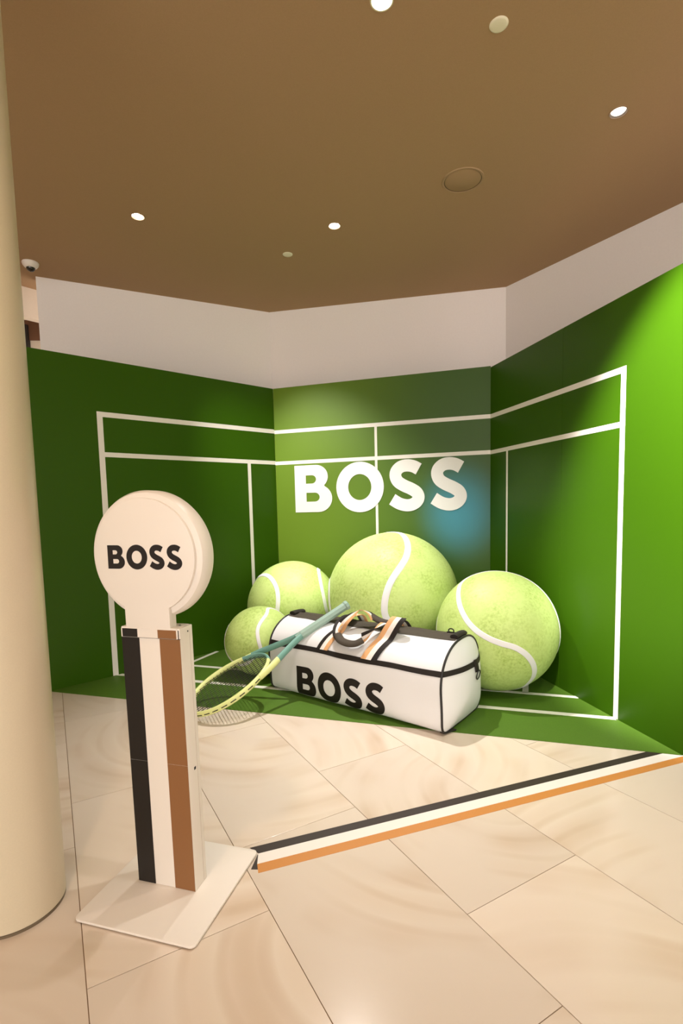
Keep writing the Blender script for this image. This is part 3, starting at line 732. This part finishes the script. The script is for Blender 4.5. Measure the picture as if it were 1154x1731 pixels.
# d-ring with its tab on the right end
vd = 0.355; zd = 0.40
b = MB(); tp = [(u_right(vd, z)+0.009, vd, z) for z in (0.425, 0.40, 0.375, 0.345)]
b.tube([bdeform(p) for p in tp], [(0.030, 0.006)]*4, 10, up=(1, 0, 0)); obj('ring_tab', b.mesh('ring_tab', M_webk, smooth=True), BAG)
rc = Vector(bdeform((u_right(vd, 0.325)+0.014, vd, 0.325))); b = MB()
b.tube([rc+Vector((0.006*math.sin(2*math.pi*k/20), 0.026*math.cos(2*math.pi*k/20), 0.032*math.sin(2*math.pi*k/20))) for k in range(20)], 0.0045, 8, closed=True)
obj('d_ring', b.mesh('d_ring', M_steel, smooth=True), BAG)
# dark patch under the front corner
b = MB(); b.prism([(1.395, 0.035), (1.435, 0.035), (1.470, 0.13), (1.41, 0.13)], 0.0005, 0.010); obj('corner_patch', b.mesh('corner_patch', M_webk, bevel=0.004), BAG)

# print on the front
Z0P = 0.250
walk = [(v_front(Z0P-i*0.0005), Z0P-i*0.0005) for i in range(int((Z0P-0.012)/0.0005))]
va_ = walk[-1][0]
for i in range(1, 500):
    v = va_+i*0.0005
    walk.append((v, ZC-HB*max(0.0, 1-(abs(v-VC)/HW)**NB)**(1/NB)))
arc_tab = [(0.0, walk[0][0], walk[0][1])]
for (va0, za0), (vb0, zb0_) in zip(walk, walk[1:]):
    arc_tab.append((arc_tab[-1][0]+math.hypot(vb0-va0, zb0_-za0), vb0, zb0_))
def front_at(sv):
    if sv <= 0: return v_front(Z0P - sv), Z0P - sv
    lo, hi = 0, len(arc_tab)-1
    while hi-lo > 1:
        m_ = (lo+hi)//2
        if arc_tab[m_][0] < sv: lo = m_
        else: hi = m_
    a, c = arc_tab[lo], arc_tab[hi]; f = (sv-a[0])/max(1e-9, c[0]-a[0])
    return a[1]+(c[1]-a[1])*f, a[2]+(c[2]-a[2])*f
CAPB = 0.226
for ch, pen in WORD:
    me = glyph_mesh('letter', ch, 0.0, (1, 1))
    bm = bmesh.new(); bm.from_mesh(me)
    for _ in range(3):
        es = [e for e in bm.edges if e.calc_length() > 0.035]
        if not es: break
        bmesh.ops.subdivide_edges(bm, edges=es, cuts=1, use_grid_fill=True)
        bmesh.ops.triangulate(bm, faces=bm.faces)
    for vtx in bm.verts:
        x, y = vtx.co.x, vtx.co.y
        v, z = front_at((1-y)*CAPB)
        p0 = (0.190+(pen+x)*CAPB, v, z)
        # push outward along the section's normal
        v2, z2 = front_at((1-y)*CAPB+0.002)
        tv = Vector((0, v2-v, z2-z)).normalized(); nrm = Vector((0, tv.z, -tv.y))
        if nrm.y > 0.3: nrm = -nrm
        q = Vector(bdeform(p0)) + nrm*0.0022
        vtx.co = q
    bm.to_mesh(me); bm.free()
    me.materials.clear(); me.materials.append(M_black)
    for p in me.polygons: p.use_smooth = True
    obj('letter', me, BAG)

# handles: ribbon of three stripes, with a padded dark grip in the middle
def ribbon(name, path, wdirs, width, order, parent):
    P = catmull(path, 8); Wd = [d.normalized() for d in catmull(wdirs, 8)]
    b = MB(); fr = [-0.5, -0.17, 0.17, 0.5]
    m = len(P)
    vs = []
    for i, (p, w) in enumerate(zip(P, Wd)):
        t = (P[min(i+1, m-1)]-P[max(i-1, 0)]).normalized()
        nrm = t.cross(w).normalized()
        for f in fr: vs.append(p + w*(width*f) + nrm*0.0018)
        for f in fr: vs.append(p + w*(width*f) - nrm*0.0018)
    base_i = len(b.v); b.v += [tuple(v) for v in vs]
    for i in range(m-1):
        a, c = base_i+i*8, base_i+(i+1)*8
        for k in range(3):
            b.f.append([a+k, c+k, c+k+1, a+k+1]); b.m.append(order[k])
            b.f.append([a+4+k, a+4+k+1, c+4+k+1, c+4+k]); b.m.append(order[k])
        b.f.append([a, a+4, c+4, c]); b.m.append(order[0])
        b.f.append([a+3, c+3, c+7, a+7]); b.m.append(order[2])
    return obj(name, b.mesh(name, [M_webk, M_webw, M_webt], smooth=True), parent)
def on_front(u, z, off=0.007):
    n_ = Vector((0, v_front(z+0.004)-v_front(z-0.004), 0.008)).normalized()
    p = Vector(bdeform((u, v_front(z), z)))
    return tuple(p + Vector((0, -n_.z, n_.y))*off)
def on_back(u, z, off=0.008): return bdeform((u, 2*VC-v_front(z)+off-0.005, z))
def grip(path, rad, parent):
    b = MB(); P = catmull(path, 6); n = len(P)
    b.tube(P, [(rad*(0.9+0.1*math.sin(math.pi*i/(n-1))), rad*0.62) for i in range(n)], 14)
    return obj('grip', b.mesh('grip', M_webg, smooth=True), parent)
HU = Vector((1, 0, 0))
HA = empty('handle'); HA.parent = BAG
ribbon('strap', [on_front(0.436, 0.412), on_front(0.446, 0.440), on_front(0.457, 0.468), on_front(0.469, 0.495), on_front(0.484, 0.520), on_front(0.505, 0.543, 0.012), (0.550, 0.135, 0.610), (0.600, 0.170, 0.665), (0.655, 0.205, 0.702), (0.715, 0.235, 0.685), (0.745, 0.255, 0.640)],
       [HU, HU, HU, HU, HU, HU, Vector((1,-.15,0)), Vector((1,-.35,.1)), Vector((0.7,-.9,.3)), Vector((0.4,-1,.1)), Vector((0.2,-1,-.1))], 0.105, [0, 1, 2], HA)
ribbon('strap', [on_front(0.862, 0.412), on_front(0.875, 0.440), on_front(0.889, 0.468), on_front(0.904, 0.495), on_front(0.920, 0.520), on_front(0.938, 0.543, 0.012), (0.972, 0.135, 0.615), (1.000, 0.155, 0.668), (1.010, 0.185, 0.690), (0.985, 0.225, 0.675), (0.950, 0.250, 0.640)],
       [HU, HU, HU, HU, HU, HU, Vector((1,-.05,0)), Vector((1,-.1,0)), Vector((1,-.2,0)), Vector((1,-.2,.1)), Vector((.6,-.8,.2))], 0.130, [2, 1, 0], HA)
grip([(0.725, 0.262, 0.655), (0.79, 0.262, 0.630), (0.87, 0.258, 0.622), (0.955, 0.25, 0.645)], 0.034, HA)
HB2 = empty('handle'); HB2.parent = BAG
ribbon('strap', [on_back(0.440, 0.40), on_back(0.455, 0.50), (0.475, 0.46, 0.600), (0.500, 0.33, 0.625), (0.520, 0.22, 0.635), (0.520, 0.13, 0.600), (0.535, 0.070, 0.555), (0.570, 0.048, 0.530)],
       [HU, HU, HU, HU, Vector((1,.2,0)), Vector((.8,.6,.2)), Vector((.3,.6,.6)), Vector((.1,.3,.9))], 0.090, [0, 1, 2], HB2)
ribbon('strap', [on_back(0.865, 0.40), on_back(0.870, 0.50), (0.870, 0.46, 0.600), (0.875, 0.33, 0.620), (0.870, 0.22, 0.625), (0.850, 0.14, 0.605), (0.815, 0.080, 0.565), (0.775, 0.050, 0.535)],
       [HU, HU, HU, HU, Vector((1,-.2,0)), Vector((.8,-.5,.3)), Vector((.4,-.3,.8)), Vector((.1,-.2,1))], 0.090, [2, 1, 0], HB2)
grip([(0.560, 0.046, 0.535), (0.61, 0.020, 0.508), (0.68, 0.010, 0.497), (0.745, 0.016, 0.503), (0.79, 0.045, 0.528)], 0.036, HB2)

# ------------------------------------------------------------------ tennis racket leaning on the bag
tip = Vector((-1.147, 3.629, 0.036)); butt = Vector((0.037, 4.072, 0.705))
ra_ = (butt-tip).normalized(); RL = (butt-tip).length
lat = ra_.cross(Vector((0,0,1))).normalized(); upv = lat.cross(ra_)
rw = lat*math.cos(-0.09)+upv*math.sin(-0.09); rn = rw.cross(ra_)
rm = Matrix((rw, ra_, rn)).transposed().to_4x4(); rm.translation = tip
RAC = empty('tennis_racket', mat=rm)
tag(RAC, 'giant lime and teal tennis racket leaning head down on the white bag', 'tennis racket')
HY, RY_, RX_ = 0.348, 0.334, 0.264
def headpt(t, k=1.0):
    y = -math.cos(t); x = math.sin(t)
    return Vector((RX_*k*x*(1-0.06*y), HY+RY_*k*y, 0))
def head_arc(name, a0, a1, m, n=60):
    b = MB(); b.tube([headpt(a0+(a1-a0)*i/n) for i in range(n+1)], [(0.0145, 0.0235)]*(n+1), 14, up=(0,0,1))
    return obj(name, b.mesh(name, m, smooth=True), RAC)
hf = head_arc('head_frame', -R(122), R(168), M_rky, 96)
head_arc('bridge', R(168), R(238), M_rkt, 28)
for sgn in (1, -1):
    b = MB()
    path = catmull([headpt(sgn*R(128))+Vector((sgn*0.004, 0, 0)), Vector((sgn*0.168, 0.655, 0)), Vector((sgn*0.112, 0.765, 0)), Vector((sgn*0.052, 0.885, 0)), Vector((sgn*0.022, 0.965, 0)), Vector((sgn*0.014, 1.02, 0))], 8)
    n = len(path); cut = int(n*0.36) if sgn > 0 else int(n*0.10)
    rad = [(0.0150, 0.0255)]*n
    if cut > 1:
        b1 = MB(); b1.tube(path[:cut+1], rad[:cut+1], 14, up=(0,0,1)); obj('throat_arm_sleeve', b1.mesh('throat_arm_sleeve', M_rky, smooth=True), RAC)
    b.tube(path[cut:], rad[cut:], 14, up=(0,0,1)); obj('throat_arm', b.mesh('throat_arm', M_rkt, smooth=True), RAC)
b = MB(); b.tube([(0,0.945,0),(0,1.0,0),(0,1.05,0)], [(0.030,0.026),(0.033,0.030),(0.034,0.032)], 12, up=(0,0,1)); obj('shaft', b.mesh('shaft', M_rkg, smooth=True), RAC)
gp = [0.99+i*(RL-0.03-0.99)/30 for i in range(31)]
b = MB(); b.tube([(0, y, 0) for y in gp]+[(0, RL-0.02, 0), (0, RL, 0)], [(0.0355+0.0006*(i % 2), 0.0335+0.0006*(i % 2)) for i in range(31)]+[(0.042, 0.040), (0.041, 0.039)], 8, up=(0,0,1))
gr = obj('grip', b.mesh('grip', M_rkg, smooth=True, auto=R(30)), RAC)
b = MB(); b.tube([(0, RL, 0), (0, RL+0.006, 0)], [(0.039,0.037),(0.034,0.032)], 8, up=(0,0,1)); obj('butt_cap', b.mesh('butt_cap', M_rkt), gr)
# strings
b = MB(); sr = 0.0023
def chord_x(x):
    ys = [headpt(math.pi*2*i/720) for i in range(720)]
    lo = min((p.y for p in ys if abs(p.x-x) < 0.006), default=None); hi = max((p.y for p in ys if abs(p.x-x) < 0.006), default=None)
    return lo, hi
HP = [headpt(2*math.pi*i/720) for i in range(720)]
for i in range(16):
    x = -0.222+i*0.444/15
    ys = [p.y for p in HP if abs(p.x-x) < 0.005]
    b.tube([(x, min(ys)+0.006, 0.001), (x, max(ys)-0.006, 0.001)], sr, 5)
for i in range(19):
    y = 0.075+i*0.555/18
    xs_ = [p.x for p in HP if abs(p.y-y) < 0.005]
    b.tube([(min(xs_)+0.006, y, -0.001), (max(xs_)-0.006, y, -0.001)], sr, 5)
tag(obj('strings', b.mesh('strings', M_string), RAC), 'dark string bed', kind='stuff')
# dark grommet slots along the outside of the frame
gb = MB(); gb.box((-0.022, -0.0018, -0.0034), (0.022, 0.0018, 0.0034)); gme = gb.mesh('grommet', M_rkd)
for i in range(22):
    t = R(-95+i*(252/21))
    p = headpt(t); d = (headpt(t+0.01)-headpt(t-0.01)).normalized(); nrm = Vector((d.y, -d.x, 0))
    if nrm.dot(p-Vector((0, HY, 0))) < 0: nrm = -nrm
    g = obj('grommet', gme, hf)
    g.matrix_local = Matrix.Translation(p+nrm*0.0140) @ Matrix((d, nrm, Vector((0,0,1)))).transposed().to_4x4()

# ------------------------------------------------------------------ ceiling fittings
def downlight(x, y, aim, watts, deg, blend, colr, label, idx):
    o = empty('downlight', (x, y, CEIL))
    tag(o, label, 'ceiling lamp', 'recessed ceiling downlights')
    b = MB(); b.lathe([(0.0455, 0.0), (0.0455, -0.003), (0.052, -0.003), (0.053, 0.0)], 40)
    obj('trim_ring', b.mesh('trim_ring', M_trimw if idx == 3 else M_trim, smooth=True), o)
    b = MB(); b.lathe([(0.0455, -0.001), (0.0455, 0.085), (0.0, 0.085)], 40); obj('recess', b.mesh('recess', M_cup, smooth=True), o)
    d = Vector(aim)-Vector((x, y, CEIL)); d.normalize()
    tilt = Vector((d.x, d.y, min(d.z, -0.75))).normalized() if idx < 2 else Vector((0, 0, -1))
    rot = Vector((0,0,-1)).rotation_difference(tilt)
    b = MB(); b.lathe([(0.0, -0.004), (0.034, -0.003), (0.040, 0.003), (0.040, 0.026), (0.0, 0.036)], 36)
    bo = obj('bulb', b.mesh('bulb', M_bulbdim if idx == 2 else M_bulb, smooth=True), o)
    bo.location = (0, 0, 0.006 if idx >= 2 else 0.020); bo.rotation_mode = 'QUATERNION'; bo.rotation_quaternion = rot
    ld = bpy.data.lights.new('spot', 'SPOT'); ld.energy = watts; ld.color = colr; ld.spot_size = R(deg); ld.spot_blend = blend; ld.shadow_soft_size = 0.03
    lo = bpy.data.objects.new('spot', ld); COL.objects.link(lo); lo.parent = o
    lo.location = (0, 0, -0.012); lo.rotation_mode = 'QUATERNION'; lo.rotation_quaternion = Vector((0,0,-1)).rotation_difference(d)
    return o
for i, l in enumerate(LAMPS): downlight(*l[:7], l[7], i)
for i, (x, y, aim, watts, deg, blend, colr) in enumerate(UNSEEN_LAMPS):
    o = empty('unseen_lamp', (x, y, CEIL))
    tag(o, ['shop lamp above the photographer aimed at the right green wall', 'added fill lamp over the sign stand', 'added fill lamp over the bare stone floor'][i], 'ceiling lamp', 'further shop lamps')
    b = MB(); b.lathe([(0.0, -0.012), (0.04, -0.012), (0.045, -0.006), (0.060, -0.004), (0.062, 0.0), (0.0, 0.0)], 32)
    obj('lamp_body', b.mesh('lamp_body', M_trim, smooth=True), o)
    b = MB(); b.lathe([(0.0, -0.0145), (0.034, -0.0140), (0.036, -0.012), (0.0, -0.012)], 28); obj('bulb', b.mesh('bulb', M_bulb), o)
    ld = bpy.data.lights.new('spot', 'SPOT'); ld.energy = watts; ld.color = colr; ld.spot_size = R(deg); ld.spot_blend = blend; ld.shadow_soft_size = 0.05
    lo = bpy.data.objects.new('spot', ld); COL.objects.link(lo); lo.parent = o; lo.location = (0, 0, -0.03)
    d = (Vector(aim)-Vector((x, y, CEIL))).normalized()
    lo.rotation_mode = 'QUATERNION'; lo.rotation_quaternion = Vector((0,0,-1)).rotation_difference(d)

for (x, y), lab in (((0.785, 2.585), 'off-white round cover plate nearer the top edge of the ceiling'), ((-0.411, 4.721), 'small off-white round cover plate near the white wall')):
    b = MB(); b.lathe([(0.0, -0.006), (0.034, -0.006), (0.040, -0.0045), (0.0435, -0.001), (0.0435, 0.0)], 40)
    o = tag(obj('cover_plate', b.mesh('cover_plate', M_plate, smooth=True)), lab, 'cover plate', 'round ceiling cover plates'); o.location = (x, y, CEIL)
sp = empty('ceiling_speaker', (0.891, 3.738, CEIL)); tag(sp, 'round brown ceiling speaker with flush grille', 'speaker')
M_spk = mat('speaker_ring_brown', (0.36, 0.23, 0.125), 0.7); M_gap = mat('speaker_gap', (0.04, 0.025, 0.014), 0.8)
b = MB(); b.lathe([(0.126, 0.0), (0.126, -0.004), (0.130, -0.006), (0.139, -0.005), (0.143, 0.0)], 64); obj('rim', b.mesh('rim', M_spk, smooth=True), sp)
b = MB(); b.lathe([(0.1215, -0.0008), (0.1265, -0.0008)], 64); obj('shadow_gap', b.mesh('shadow_gap', M_gap), sp)
b = MB(); b.lathe([(0.0, -0.0035), (0.118, -0.0035), (0.122, -0.001)], 64); obj('grille', b.mesh('grille', mat('speaker_grille', (0.37, 0.24, 0.135), 0.8, spec=0.15, bump=0.15, bscale=600), smooth=True), sp)

dc = empty('dome_camera', (-2.690, 4.760, CEIL)); tag(dc, 'small white dome security camera under the ceiling by the column', 'security camera')
b = MB(); b.lathe([(0.0, 0.0), (0.066, 0.0), (0.068, -0.006), (0.064, -0.022), (0.050, -0.040), (0.040, -0.046), (0.0, -0.046)], 40); obj('housing', b.mesh('housing', M_camw, smooth=True), dc)
b = MB(); b.lathe([(0.036, -0.040), (0.035, -0.052), (0.028, -0.066), (0.016, -0.075), (0.0, -0.078)], 32); obj('dome', b.mesh('dome', M_camd, smooth=True), dc)
